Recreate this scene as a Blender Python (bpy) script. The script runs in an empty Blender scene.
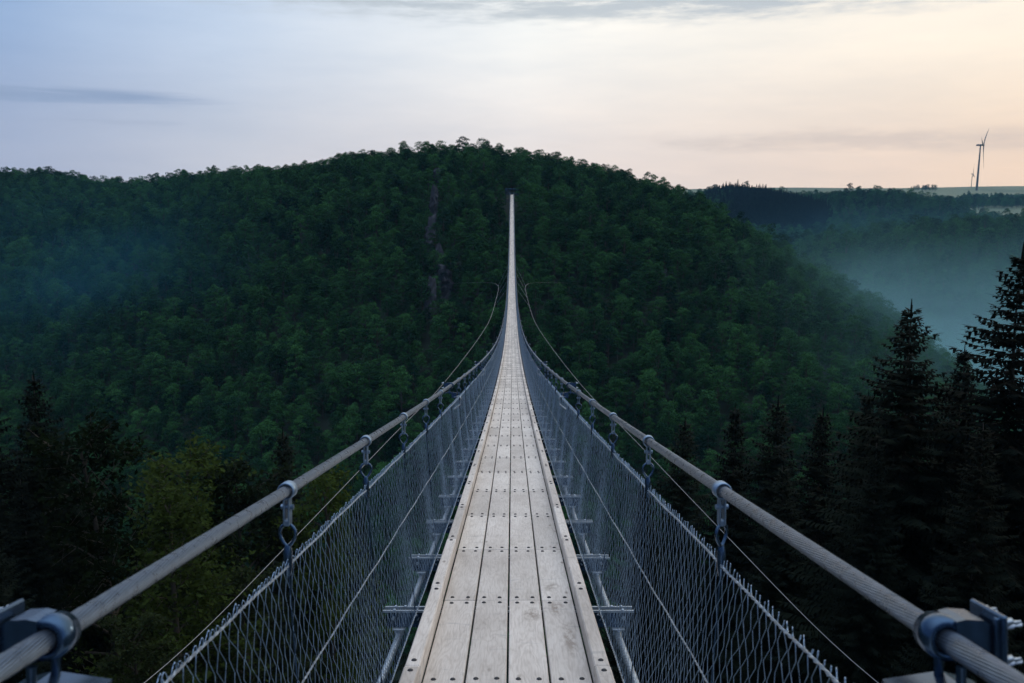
import bpy, bmesh, math, random
import numpy as np
from mathutils import Vector, Matrix

rng = np.random.default_rng(7)
random.seed(7)
S = bpy.context.scene
COL = S.collection

# ------------------------------------------------------------------ helpers
class MB:
    """collects shapes; build() links them as one mesh object"""
    def __init__(self):
        self.v = []; self.f = []; self.m = []; self.uv = []; self.n = 0; self.sm = []
    def add(self, V, F, mi=0, uv=None, smooth=False):
        V = np.asarray(V, float)
        self.v.append(V)
        for k, f in enumerate(F):
            self.f.append(tuple(i + self.n for i in f)); self.m.append(mi); self.sm.append(smooth)
            self.uv.append(uv[k] if uv is not None else [(0, 0)] * len(f))
        self.n += len(V)
    def box(self, c, d, mi=0, rot=None, bev=0.0):
        x, y, z = d[0] / 2, d[1] / 2, d[2] / 2
        b = min(bev, x * .9, y * .9, z * .9)
        if b <= 0:
            V = np.array([(-x,-y,-z),(x,-y,-z),(x,y,-z),(-x,y,-z),(-x,-y,z),(x,-y,z),(x,y,z),(-x,y,z)])
            F = [(0,3,2,1),(4,5,6,7),(0,1,5,4),(1,2,6,5),(2,3,7,6),(3,0,4,7)]
        else:
            V = []; idx = {}
            for sx in (-1, 1):
                for sy in (-1, 1):
                    for sz in (-1, 1):
                        idx[sx,sy,sz,0] = len(V); V.append((sx*x, sy*(y-b), sz*(z-b)))
                        idx[sx,sy,sz,1] = len(V); V.append((sx*(x-b), sy*y, sz*(z-b)))
                        idx[sx,sy,sz,2] = len(V); V.append((sx*(x-b), sy*(y-b), sz*z))
            V = np.array(V); F = []
            for s in (-1, 1):
                q = [(-1,-1),(1,-1),(1,1),(-1,1)]
                if s < 0: q = q[::-1]
                F.append([idx[s,a,g,0] for a, g in q])
                F.append([idx[a,s,g,1] for a, g in q[::-1]])
                F.append([idx[a,g,s,2] for a, g in q])
            for a in (-1, 1):
                for g in (-1, 1):
                    F.append([idx[a,g,-1,0], idx[a,g,1,0], idx[a,g,1,1], idx[a,g,-1,1]])
                    F.append([idx[a,-1,g,0], idx[a,1,g,0], idx[a,1,g,2], idx[a,-1,g,2]])
                    F.append([idx[-1,a,g,1], idx[1,a,g,1], idx[1,a,g,2], idx[-1,a,g,2]])
                    for e in (-1, 1):
                        F.append([idx[a,g,e,0], idx[a,g,e,1], idx[a,g,e,2]])
        if rot is not None: V = V @ np.array(rot.to_3x3()).T
        self.add(V + np.array(c), F, mi)
    def tube(self, P, r, n=8, mi=0, cap=True, closed=False, up=None):
        P = np.asarray(P, float); k = len(P)
        r = np.full(k, r) if np.isscalar(r) else np.asarray(r)
        if closed: T = np.roll(P, -1, 0) - np.roll(P, 1, 0)
        else: T = np.gradient(P, axis=0)
        T /= np.linalg.norm(T, axis=1)[:, None] + 1e-12
        ref = np.array(up if up is not None else (1.0, 0, 0))
        if up is None and abs(T[0] @ ref) > .9: ref = np.array((0, 0, 1.0))
        A = ref - (T @ ref)[:, None] * T
        bad = np.linalg.norm(A, axis=1) < 1e-3
        if bad.any(): A[bad] = np.array((0, 1.0, 0.01))
        A /= np.linalg.norm(A, axis=1)[:, None]
        B = np.cross(T, A)
        a = np.arange(n) / n * 2 * math.pi
        V = P[:, None, :] + r[:, None, None] * (np.cos(a)[None, :, None] * A[:, None, :] + np.sin(a)[None, :, None] * B[:, None, :])
        V = V.reshape(-1, 3)
        L = np.concatenate([[0], np.cumsum(np.linalg.norm(np.diff(P, axis=0), axis=1))])
        F = []; UV = []
        for i in range(k if closed else k - 1):
            j = (i + 1) % k
            for q in range(n):
                p = (q + 1) % n
                F.append((i*n+q, i*n+p, j*n+p, j*n+q))
                UV.append([(q/n, L[i]), ((q+1)/n, L[i]), ((q+1)/n, L[j]), (q/n, L[j])])
        self.add(V, F, mi, UV, True)
        if cap and not closed:
            self.add(V[:n], [tuple(range(n))[::-1]], mi); self.add(V[-n:], [tuple(range(n))], mi)
    def dome(self, c, r, h, mi=0, n=7, rot=None):
        V = []; 
        for rr, hh in ((1, 0), (.92, .45), (.55, .9)):
            for q in range(n):
                a = q / n * 2 * math.pi
                V.append((r*rr*math.cos(a), r*rr*math.sin(a), h*hh))
        V.append((0, 0, h)); F = []
        for i in range(2):
            for q in range(n):
                p = (q + 1) % n
                F.append((i*n+q, i*n+p, (i+1)*n+p, (i+1)*n+q))
        for q in range(n): F.append((2*n+q, 2*n+(q+1) % n, 3*n))
        V = np.array(V)
        if rot is not None: V = V @ np.array(rot.to_3x3()).T
        self.add(V + np.array(c), F, mi, None, True)
    def xform(self, M):
        M = np.array(M)
        self.v = [v @ M[:3, :3].T + M[:3, 3] for v in self.v]
        return self
    def merge(self, o, M=None):
        off = self.n
        for v in o.v:
            self.v.append(v if M is None else v @ np.array(M)[:3, :3].T + np.array(M)[:3, 3])
        self.f += [tuple(i + off for i in f) for f in o.f]
        self.m += o.m; self.uv += o.uv; self.sm += o.sm; self.n += o.n
    def mesh(self, name, mats):
        me = bpy.data.meshes.new(name)
        me.from_pydata(np.concatenate(self.v).tolist(), [], self.f)
        me.polygons.foreach_set('material_index', self.m)
        me.polygons.foreach_set('use_smooth', self.sm)
        u = me.uv_layers.new(name='UVMap')
        u.data.foreach_set('uv', np.array([c for f in self.uv for c in f], float).ravel())
        for m in (mats if isinstance(mats, (list, tuple)) else [mats]): me.materials.append(m)
        me.update()
        return me
    def build(self, name, mats, parent=None):
        return link(name, self.mesh(name, mats), parent)

def fast_mesh(name, V, F, mats, midx=None, smooth=False):
    V = np.asarray(V, np.float32); F = np.asarray(F, np.int32); k = F.shape[1]
    me = bpy.data.meshes.new(name)
    me.vertices.add(len(V)); me.vertices.foreach_set('co', V.ravel())
    me.loops.add(F.size); me.loops.foreach_set('vertex_index', F.ravel())
    me.polygons.add(len(F))
    me.polygons.foreach_set('loop_start', np.arange(0, F.size, k, dtype=np.int32))
    me.polygons.foreach_set('loop_total', np.full(len(F), k, np.int32))
    if midx is not None: me.polygons.foreach_set('material_index', np.asarray(midx, np.int32))
    if smooth: me.polygons.foreach_set('use_smooth', np.ones(len(F), bool))
    for m in mats: me.materials.append(m)
    me.update(calc_edges=True); me.validate()
    return me

def link(name, data, parent=None, loc=None, rotx=None):
    o = bpy.data.objects.new(name, data); COL.objects.link(o)
    if parent is not None: o.parent = parent
    if loc is not None: o.location = loc
    if rotx is not None: o.rotation_euler = (rotx, 0, 0)
    return o

def tag(o, label=None, cat=None, group=None, kind=None):
    if label: o['label'] = label
    if cat: o['category'] = cat
    if group: o['group'] = group
    if kind: o['kind'] = kind
    return o

# ------------------------------------------------------------------ materials
def mat(name):
    m = bpy.data.materials.new(name); m.use_nodes = True
    nt = m.node_tree; b = nt.nodes['Principled BSDF']
    return m, nt, b
def N(nt, t, **k):
    n = nt.nodes.new(t)
    for a, v in k.items(): setattr(n, a, v)
    return n
def ramp(nt, stops, interp='LINEAR'):
    r = N(nt, 'ShaderNodeValToRGB'); e = r.color_ramp.elements; r.color_ramp.interpolation = interp
    e[0].position, e[0].color = stops[0][0], (*stops[0][1], 1)
    e[1].position, e[1].color = stops[-1][0], (*stops[-1][1], 1)
    for p, c in stops[1:-1]:
        x = e.new(p); x.color = (*c, 1)
    return r
def noise(nt, vec, scale, detail=4, rough=.6, dims='3D'):
    n = N(nt, 'ShaderNodeTexNoise', noise_dimensions=dims)
    n.inputs['Scale'].default_value = scale; n.inputs['Detail'].default_value = detail; n.inputs['Roughness'].default_value = rough
    if vec is not None: nt.links.new(vec, n.inputs['Vector'])
    return n
def mapping(nt, vec, scale=(1,1,1), loc=(0,0,0)):
    mp = N(nt, 'ShaderNodeMapping'); mp.inputs['Scale'].default_value = scale; mp.inputs['Location'].default_value = loc
    nt.links.new(vec, mp.inputs['Vector']); return mp.outputs[0]
def math_(nt, op, a, b=None, c=None, clamp=False):
    m = N(nt, 'ShaderNodeMath', operation=op, use_clamp=clamp)
    for i, x in enumerate((a, b, c)):
        if x is None: continue
        if isinstance(x, (int, float)): m.inputs[i].default_value = x
        else: nt.links.new(x, m.inputs[i])
    return m.outputs[0]
def mixc(nt, fac, a, b, mode='MIX'):
    m = N(nt, 'ShaderNodeMix', data_type='RGBA', blend_type=mode)
    for s, x in ((0, fac), (6, a), (7, b)):
        if isinstance(x, (int, float)): m.inputs[s].default_value = x
        elif isinstance(x, tuple): m.inputs[s].default_value = (*x, 1)
        else: nt.links.new(x, m.inputs[s])
    return m.outputs[2]

def mat_steel(name, base=(.36,.40,.44), rough=.42, metal=.85, strand=0):
    m, nt, b = mat(name)
    g = N(nt, 'ShaderNodeNewGeometry')
    n = noise(nt, g.outputs['Position'], 35, 5, .65)
    r = ramp(nt, [(.3, tuple(c*.7 for c in base)), (.7, tuple(c*1.15 for c in base))])
    nt.links.new(n.outputs[0], r.inputs[0]); nt.links.new(r.outputs[0], b.inputs['Base Color'])
    b.inputs['Metallic'].default_value = metal
    rr = math_(nt, 'MULTIPLY_ADD', n.outputs[0], .3, rough - .15)
    nt.links.new(rr, b.inputs['Roughness'])
    if strand:
        u = N(nt, 'ShaderNodeUVMap'); u.uv_map = 'UVMap'
        s = N(nt, 'ShaderNodeSeparateXYZ'); nt.links.new(u.outputs[0], s.inputs[0])
        t = math_(nt, 'MULTIPLY', s.outputs[0], strand[0])
        t = math_(nt, 'MULTIPLY_ADD', s.outputs[1], strand[1], t)
        w = math_(nt, 'ABSOLUTE', math_(nt, 'SINE', math_(nt, 'MULTIPLY', t, math.pi)))
        bp = N(nt, 'ShaderNodeBump'); bp.inputs['Strength'].default_value = 1.0; bp.inputs['Distance'].default_value = strand[2]
        nt.links.new(w, bp.inputs['Height']); nt.links.new(bp.outputs[0], b.inputs['Normal'])
    return m

M_CABLE = mat_steel('cable_steel', (.145,.195,.265), .30, .9, (22, 26.0, .0018))
M_ROPE = mat_steel('rope_steel', (.48,.56,.64), .4, .8, (3, 26.0, .004))
M_WIRE = mat_steel('mesh_wire', (.40,.56,.76), .31, .85)
M_GALV = mat_steel('galvanised_steel', (.24,.34,.46), .42, .85)
M_CLAMP = mat_steel('clamp_steel', (.055,.105,.18), .22, .85)
M_DARK = mat_steel('dark_bolt', (.035,.036,.04), .5, .5)
M_HOOK = mat_steel('hook_steel', (.15,.20,.27), .38, .85)
M_WIND = mat_steel('wind_cable_steel', (.30,.32,.35), .45, .7)

def mat_wood():
    m, nt, b = mat('weathered_wood')
    g = N(nt, 'ShaderNodeNewGeometry'); P = g.outputs['Position']
    s = N(nt, 'ShaderNodeSeparateXYZ'); nt.links.new(P, s.inputs[0])
    # board-by-board tint: cell noise on (column, panel)
    ci = math_(nt, 'FLOOR', math_(nt, 'DIVIDE', s.outputs[0], .188))
    pi_ = math_(nt, 'FLOOR', math_(nt, 'DIVIDE', math_(nt, 'ADD', s.outputs[1], 98.98), 1.25))
    cb = N(nt, 'ShaderNodeCombineXYZ'); nt.links.new(ci, cb.inputs[0]); nt.links.new(pi_, cb.inputs[1])
    wn = N(nt, 'ShaderNodeTexWhiteNoise', noise_dimensions='2D'); nt.links.new(cb.outputs[0], wn.inputs['Vector'])
    off = N(nt, 'ShaderNodeVectorMath', operation='MULTIPLY_ADD'); nt.links.new(wn.outputs['Color'], off.inputs[0])
    off.inputs[1].default_value = (13, 9, 5); nt.links.new(P, off.inputs[2])
    V = off.outputs[0]
    grain = noise(nt, mapping(nt, V, (95, 2.2, 40)), 1, 7, .62)
    # wavy growth rings, stretched along the board
    dist = noise(nt, mapping(nt, V, (9, .9, 5)), 1, 3, .5)
    ring = math_(nt, 'SINE', math_(nt, 'MULTIPLY', dist.outputs[0], 95.0))
    patch = noise(nt, mapping(nt, V, (5, 1.8, 3)), 1, 5, .6)
    base = ramp(nt, [(.25, (.55,.50,.45)), (.5, (.70,.65,.595)), (.75, (.79,.745,.69))])
    nt.links.new(patch.outputs[0], base.inputs[0])
    gr = ramp(nt, [(.30, (.62,.60,.58)), (.52, (1,1,1))]); nt.links.new(grain.outputs[0], gr.inputs[0])
    c = mixc(nt, .55, base.outputs[0], gr.outputs[0], 'MULTIPLY')
    rr = ramp(nt, [(0, (.80,.77,.74)), (.55, (1,1,1))]); nt.links.new(math_(nt, 'MULTIPLY_ADD', ring, .5, .5), rr.inputs[0])
    c = mixc(nt, .5, c, rr.outputs[0], 'MULTIPLY')
    bt = ramp(nt, [(0, (.70,.69,.68)), (.5, (.90,.89,.88)), (1, (1.0,1.0,.99))]); nt.links.new(wn.outputs['Value'], bt.inputs[0])
    c = mixc(nt, 1.0, c, bt.outputs[0], 'MULTIPLY')
    # grey cross smudges left by shoes and saw
    sm = noise(nt, mapping(nt, V, (4, 14, 4)), 1, 4, .7)
    sr = ramp(nt, [(.60, (1,1,1)), (.74, (.66,.68,.72))]); nt.links.new(sm.outputs[0], sr.inputs[0])
    c = mixc(nt, .9, c, sr.outputs[0], 'MULTIPLY')
    # knots
    vo = N(nt, 'ShaderNodeTexVoronoi'); vo.inputs['Scale'].default_value = 1
    nt.links.new(mapping(nt, V, (7, 2.6, 1)), vo.inputs['Vector'])
    kr = ramp(nt, [(.035, (.30,.26,.22)), (.10, (1,1,1))]); nt.links.new(vo.outputs['Distance'], kr.inputs[0])
    c = mixc(nt, .75, c, kr.outputs[0], 'MULTIPLY')
    # brown muddy scuffs on the right-hand boards near the start of the bridge
    mask = None
    for (x, y, rx, ry) in ((.27, 4.62, .055, .16), (.13, 4.5, .06, .14), (.31, 4.1, .04, .3), (.26, 5.05, .06, .12)):
        dx = math_(nt, 'DIVIDE', math_(nt, 'SUBTRACT', s.outputs[0], x), rx)
        dy = math_(nt, 'DIVIDE', math_(nt, 'SUBTRACT', s.outputs[1], y), ry)
        d = math_(nt, 'ADD', math_(nt, 'MULTIPLY', dx, dx), math_(nt, 'MULTIPLY', dy, dy))
        e = math_(nt, 'SUBTRACT', 1.0, d, clamp=True)
        mask = e if mask is None else math_(nt, 'MAXIMUM', mask, e)
    mn = noise(nt, mapping(nt, P, (30, 14, 30)), 1, 5, .7)
    mk = math_(nt, 'MULTIPLY', mask, math_(nt, 'MULTIPLY', math_(nt, 'SUBTRACT', mn.outputs[0], .42, clamp=True), 7.0, clamp=True))
    c = mixc(nt, math_(nt, 'MULTIPLY', mk, .75), c, (.20,.155,.12))
    nt.links.new(c, b.inputs['Base Color'])
    b.inputs['Roughness'].default_value = .62
    bp = N(nt, 'ShaderNodeBump'); bp.inputs['Strength'].default_value = .5; bp.inputs['Distance'].default_value = .003
    nt.links.new(grain.outputs[0], bp.inputs['Height']); nt.links.new(bp.outputs[0], b.inputs['Normal'])
    return m
M_WOOD = mat_wood()

def mat_leaf(name, dark, light, big=.03, small=.5, transl=.25):
    m, nt, b = mat(name)
    g = N(nt, 'ShaderNodeNewGeometry'); oi = N(nt, 'ShaderNodeObjectInfo')
    n1 = noise(nt, g.outputs['Position'], small, 3, .6)
    n2 = noise(nt, g.outputs['Position'], big, 2, .5)
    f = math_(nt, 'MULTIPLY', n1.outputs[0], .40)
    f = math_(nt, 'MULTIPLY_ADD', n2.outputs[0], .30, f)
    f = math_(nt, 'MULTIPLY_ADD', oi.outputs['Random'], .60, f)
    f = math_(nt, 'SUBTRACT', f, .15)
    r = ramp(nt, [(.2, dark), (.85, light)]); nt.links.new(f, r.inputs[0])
    nt.links.new(r.outputs[0], b.inputs['Base Color'])
    b.inputs['Roughness'].default_value = .8; b.inputs['Specular IOR Level'].default_value = .03
    if transl:
        out = nt.nodes['Material Output']
        tr = N(nt, 'ShaderNodeBsdfTranslucent'); nt.links.new(r.outputs[0], tr.inputs[0])
        mx = N(nt, 'ShaderNodeMixShader'); mx.inputs[0].default_value = transl
        nt.links.new(b.outputs[0], mx.inputs[1]); nt.links.new(tr.outputs[0], mx.inputs[2]); nt.links.new(mx.outputs[0], out.inputs[0])
    return m
M_CANOPY = mat_leaf('canopy_leaves', (.004,.024,.015), (.048,.145,.045), .018, .45, .15)
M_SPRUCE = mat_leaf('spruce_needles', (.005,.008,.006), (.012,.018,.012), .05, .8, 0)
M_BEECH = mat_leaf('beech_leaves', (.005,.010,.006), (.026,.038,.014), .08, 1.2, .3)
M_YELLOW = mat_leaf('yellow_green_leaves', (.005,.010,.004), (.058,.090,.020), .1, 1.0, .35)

def mat_bark(name, a, c_):
    m, nt, b = mat(name)
    g = N(nt, 'ShaderNodeTexCoord')
    n = noise(nt, mapping(nt, g.outputs['Object'], (6, 6, 1.2)), 2, 6, .7)
    r = ramp(nt, [(.3, a), (.7, c_)]); nt.links.new(n.outputs[0], r.inputs[0])
    nt.links.new(r.outputs[0], b.inputs['Base Color']); b.inputs['Roughness'].default_value = .9
    return m
M_BARK = mat_bark('bark', (.025,.021,.018), (.10,.085,.07))

def mat_ground():
    m, nt, b = mat('hill_ground')
    g = N(nt, 'ShaderNodeNewGeometry'); P = g.outputs['Position']
    n = noise(nt, P, .25, 6, .65)
    r = ramp(nt, [(.3, (.005,.012,.008)), (.7, (.012,.026,.014))]); nt.links.new(n.outputs[0], r.inputs[0])
    # open meadow on the far plateau
    s = N(nt, 'ShaderNodeSeparateXYZ'); nt.links.new(P, s.inputs[0])
    n2 = noise(nt, mapping(nt, P, (.004, .002, .0)), 1, 3, .5)
    fr = ramp(nt, [(.42, (.07,.11,.06)), (.5, (.115,.150,.085)), (.62, (.09,.13,.065))]); nt.links.new(n2.outputs[0], fr.inputs[0])
    fs = math_(nt, 'MULTIPLY_ADD', math_(nt, 'DIVIDE', math_(nt, 'SUBTRACT', s.outputs[0], 455), 50, clamp=True), -135.0, 1020.0)
    far = math_(nt, 'DIVIDE', math_(nt, 'SUBTRACT', s.outputs[1], fs), 20, clamp=True)
    c = mixc(nt, far, r.outputs[0], fr.outputs[0])
    nt.links.new(c, b.inputs['Base Color']); b.inputs['Roughness'].default_value = .95
    return m
M_GROUND = mat_ground()

def mat_rock():
    m, nt, b = mat('slate_rock')
    g = N(nt, 'ShaderNodeTexCoord')
    n = noise(nt, mapping(nt, g.outputs['Object'], (1, 1, .5)), 1.2, 8, .7)
    r = ramp(nt, [(.3, (.012,.016,.022)), (.55, (.035,.04,.052)), (.75, (.085,.09,.105))]); nt.links.new(n.outputs[0], r.inputs[0])
    nt.links.new(r.outputs[0], b.inputs['Base Color']); b.inputs['Roughness'].default_value = .85
    return m
M_ROCK = mat_rock()
def mat_plain(name, c, rough=.6, metal=0):
    m, nt, b = mat(name)
    g = N(nt, 'ShaderNodeTexCoord')
    n = noise(nt, g.outputs['Object'], .8, 5, .6)
    r = ramp(nt, [(.3, tuple(x*.85 for x in c)), (.7, tuple(x*1.1 for x in c))]); nt.links.new(n.outputs[0], r.inputs[0])
    nt.links.new(r.outputs[0], b.inputs['Base Color']); b.inputs['Roughness'].default_value = rough; b.inputs['Metallic'].default_value = metal
    return m
M_CONC = mat_plain('concrete', (.13,.135,.13), .9)
M_TURB = mat_plain('turbine_paint', (.14,.135,.13), .5)

# ------------------------------------------------------------------ camera
EYE = 1.47; F_PX = 880.0; PITCH = math.radians(9.58)
cam = bpy.data.cameras.new('camera'); camo = bpy.data.objects.new('camera', cam); COL.objects.link(camo)
cam.sensor_width = 36; cam.lens = 36 * F_PX / 1024
cam.clip_start = .05; cam.clip_end = 20000
camo.location = (.02, 0, EYE); camo.rotation_euler = (math.pi/2 - PITCH, 0, 0)
cam.dof.use_dof = True; cam.dof.focus_distance = 6.0; cam.dof.aperture_fstop = 7.1
S.camera = camo

def place(u, v, y):
    """the point at forward distance y that lies in the direction of photo position u, v"""
    a = (u - 512) / F_PX; c = (341.5 - v) / F_PX
    d = np.array((a, math.cos(PITCH) + c * math.sin(PITCH), -math.sin(PITCH) + c * math.cos(PITCH)))
    return np.array((.02, 0, EYE)) + d * (y / d[1])
def project(P):
    P = np.asarray(P, float) - np.array((.02, 0, EYE))
    D = P[:, 1] * math.cos(PITCH) - P[:, 2] * math.sin(PITCH)
    U = P[:, 1] * math.sin(PITCH) + P[:, 2] * math.cos(PITCH)
    return 512 + F_PX * P[:, 0] / D, 341.5 - F_PX * U / D, D

# ------------------------------------------------------------------ terrain
_cx = np.array([-1600,-600,-400,-244,-216,-180,-150,-116,-90,-62,-40,-18,-4,17,37,56,68,84,96,105,110,130,160,200,260,2400.])
_cR = np.array([ 520, 470, 440, 420, 410, 400, 385, 370, 355, 340, 330, 320, 316, 310, 300, 290, 285, 275, 265, 258, 252, 245, 240, 240, 240, 240.])
_cH = np.array([   5,   5,   5,   4.5, 3, -1.5, 0.0,  1.5,   3.8,   7,   9,  10,   9,   6,  0.5,-6.5,-13,-22.5,-29.5,-36.5,-41.5,-60,-82,-98,-99,-99.])
_bx = np.array([-2000, 60,100, 140, 165, 189, 219, 259, 302, 400, 600, 2500.])
_bH = np.array([ -99, -99, -95,-76,-60, -46, -32, -26, -22, -19, -18, -18.])
def smax(a, b, k=6.0):
    h = np.clip(.5 + .5 * (a - b) / k, 0, 1)
    return b + (a - b) * h + k * h * (1 - h)
def _wob(x, y):
    return (np.sin(x*.045+1.3)*np.cos(y*.05+.4) + .6*np.sin(x*.11+y*.07+2) + .4*np.sin(y*.16-x*.05))
def ground(x, y):
    x = np.asarray(x, float); y = np.asarray(y, float)
    zn = -1.7 - .85 * np.log1p(np.exp(np.clip((y - 3) / 3., -30, 30))) * 3. + .012 * np.abs(x)
    zn = np.where((y - 3) / 3. > 29, -1.7 - .85 * (y - 3), zn)
    R = np.interp(x, _cx, _cR); H = np.interp(x, _cx, _cH)
    d = R - y
    drop = .75 * (np.sqrt(d * d + 110.**2) - 110.)
    zf = np.where(d > 0, H - drop, H - .03 * np.minimum(-d, 120))
    H2 = np.interp(x, _bx, _bH); d2 = 520 - y
    z2 = np.where(d2 > 0, H2 - .6 * (np.sqrt(d2 * d2 + 60.**2) - 60.), H2 - .12 * np.minimum(-d2, 160))
    d3 = 1000 - y
    z3 = np.where(d3 > 0, -27 - .34 * (np.sqrt(d3*d3 + 120.**2) - 120.), -27 + .0365 * np.minimum(-d3, 1100))
    z3 = z3 + 16 * np.exp(-((x - 250) / np.where(x < 250, 40, 72))**2 - ((y - 985) / 90)**2) + 4 * np.exp(-((x - 410) / 48)**2 - ((y - 990) / 80)**2)
    z3 = z3 - np.where(y > 2150, .02 * (y - 2150), 0)
    z3 = z3 + 11 * (1 - np.clip((x - 430) / 110, 0, 1)) * np.exp(-((y - 1020) / 160)**2) + np.where(y > 1100, .006 * (x - 700) * np.clip((y - 1100) / 700, 0, 1) + 1.6 * np.sin(x * .011 + 1) * np.clip((y - 1100) / 500, 0, 1), 0)
    z3 = z3 + 12 * np.sin(x * .019 + .006 * y) * np.clip((1000 - y) / 200, 0, 1) * np.clip((y - 560) / 100, 0, 1)
    # side gully in the far right slope
    z3 = z3 - 16 * np.exp(-((x - 265 - .1*(y-800)) / 70)**2) * np.clip((1050 - y) / 150, 0, 1)
    fl = np.full_like(x * y, -97.) 
    z = smax(smax(smax(smax(fl, zn), zf), z2), z3)
    return z + .9 * _wob(x, y) * np.clip((y - 20) / 60, 0, 1) * np.clip((1000 - y) / 100, 0, 1) * np.clip(np.abs(x) / 30 + np.clip((235 - y) / 20, 0, 1), 0, 1)

def lines(*segs):
    out = []
    for a, b, st in segs: out += list(np.arange(a, b, st))
    return np.array(out + [segs[-1][1]], float)
gx = lines((-2600, -600, 100), (-600, -220, 20), (-220, 240, 4), (240, 640, 12), (640, 2600, 60))
gy = lines((-600, -60, 60), (-60, 360, 4), (360, 1120, 10), (1120, 3000, 60))
GX, GY = np.meshgrid(gx, gy, indexing='xy')
GZ = ground(GX, GY)
nx, ny = len(gx), len(gy)
ii, jj = np.meshgrid(np.arange(nx-1), np.arange(ny-1), indexing='xy')
a = (jj*nx + ii).ravel()
gm = fast_mesh('ground', np.stack([GX, GY, GZ], -1).reshape(-1, 3), np.stack([a, a+1, a+1+nx, a+nx], 1), [M_GROUND], smooth=True)
tag(link('hills', gm), kind='structure', label='wooded hillsides falling to the valley under the bridge')

# ------------------------------------------------------------------ the bridge
LEN = 260.0; SLOPE = .186; PAN = 1.25; J0 = 1.02
K0, K1 = -4, int((LEN - J0) / PAN)
def zd(s): s = np.asarray(s, float); return -SLOPE * s * (1 - s / LEN) + .004 * s
def ang(s): return math.atan(-SLOPE * (1 - 2 * s / LEN) + .004)
HALF = .447; XC = .585; ZC = 1.09; ZT = .885; XB = .500
bridge = bpy.data.objects.new('suspension_bridge', None); COL.objects.link(bridge)
tag(bridge, 'long plank footbridge hung on steel cables across the wooded valley', 'footbridge')

def frame(s, dz=0.0, dx=0.0):
    return Matrix.Translation((dx, s, float(zd(s)) + dz)) @ Matrix.Rotation(ang(s), 4, 'X')
joint = lambda k: J0 + PAN * k

# deck boards: local origin at the panel middle
def plank_mb(w, jit=0.0):
    mb = MB(); ln = PAN / math.cos(ang(0)) - .010
    mb.box((0, 0, -.0225), (w, ln, .045), 0, None, .004)
    for sy in (-1, 1):
        for sx in (-1, 1):
            mb.dome((sx * w * .25 + random.uniform(-.004, .004), sy * (ln/2 - .052) + random.uniform(-.004, .004), -.0005), .0130, .008, 1)
    return mb
PW = (2 * (HALF - .076) - 3 * .010) / 4
plank_meshes = [plank_mb(PW).mesh('plank', [M_WOOD, M_DARK]) for _ in range(6)]
kerb_mb = MB(); kl = PAN / math.cos(ang(0)) - .004
kerb_mb.box((0, 0, .032), (.068, kl, .098), 0, None, .006)
for sy in (-1, 1): kerb_mb.dome((0, sy * (kl/2 - .06), .0805), .0135, .008, 1)
kerb_me = kerb_mb.mesh('kerb_board', [M_WOOD, M_DARK])
far_planks, far_kerbs = MB(), MB()
simple_plank = MB(); simple_plank.box((0, 0, -.0225), (PW, PAN - .008, .045), 0)
for sy in (-1, 1):
    for sx in (-1, 1): simple_plank.box((sx*PW*.25, sy*(PAN/2-.055), .001), (.022, .022, .012), 1)
simple_kerb = MB(); simple_kerb.box((0, 0, .032), (.068, PAN - .004, .098), 0)
cnt = 0
for k in range(K0, K1):
    s = joint(k) + PAN / 2; z = float(zd(s)); r = ang(s)
    for c in range(4):
        x = (c - 1.5) * (PW + .010)
        dz = random.uniform(-.0015, .0015)
        if k < K0 + 25:
            link('plank', random.choice(plank_meshes), bridge, (x, s, z + dz), r)
        else:
            far_planks.merge(simple_plank, Matrix.Translation((x, s, z + dz)) @ Matrix.Rotation(r, 4, 'X'))
    for sd in (-1, 1):
        x = sd * (HALF - .034)
        if k < K0 + 50: 
            o = link('kerb_board', kerb_me, bridge, (x + random.uniform(-.002, .002), s, z), r)
            o.rotation_euler = (r, 0, random.uniform(-.0015, .0015))
        else: far_kerbs.merge(simple_kerb, Matrix.Translation((x, s, z)) @ Matrix.Rotation(r, 4, 'X'))
tag(far_planks.build('plank', [M_WOOD, M_DARK], bridge), kind='stuff')
tag(far_kerbs.build('kerb_board', [M_WOOD], bridge), kind='stuff')

# cross beams: twin channels under every joint, ends standing out past the mesh
def beam_mb(simple=False):
    mb = MB()
    for sy in (-1, 1):
        mb.box((0, sy*.037, -.0535), (1.44, .016, .012), 0)  # top flange in paler steel: its sky-lit brightness is put into the colour
        mb.box((0, sy*.031, -.0955), (1.40, .005, .072), 1)  # web and lower flange in dark steel: their shade is painted in
        mb.box((0, sy*.037, -.1375), (1.40, .016, .012), 1)
    if not simple:
        for sx in (-1, 1):
            mb.box((sx*.690, 0, -.100), (.008, .060, .05), 0)
            mb.tube([(sx*.66, -.062, -.09), (sx*.66, .062, -.09)], .009, 6)
            mb.tube([(sx*.52, -.062, -.09), (sx*.52, .062, -.09)], .009, 6)
            # saddle clamp that holds the lower cable
            mb.box((sx*.63, 0, -.158), (.07, .09, .012), 0, None, .003)
            mb.tube([(sx*.63, 0, -.147), (sx*.63, 0, -.20)], .024, 8)
            for sy in (-1, 1): mb.dome((sx*.655, sy*.034, -.0475), .010, .009, 0)
            mb.dome((sx*.60, .034, -.0475), .010, .009, 0)
    return mb
beam_me = beam_mb().mesh('cross_beam', [M_ROPE, M_CLAMP]); sb = beam_mb(True); far_beams = MB()
for k in range(K0, K1 + 1):
    s = joint(k)
    if k < K0 + 100: link('cross_beam', beam_me, bridge, (0, s, float(zd(s))), ang(s))
    else: far_beams.merge(sb, frame(s))
tag(far_beams.build('cross_beam', [M_ROPE, M_CLAMP], bridge), kind='stuff')

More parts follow.
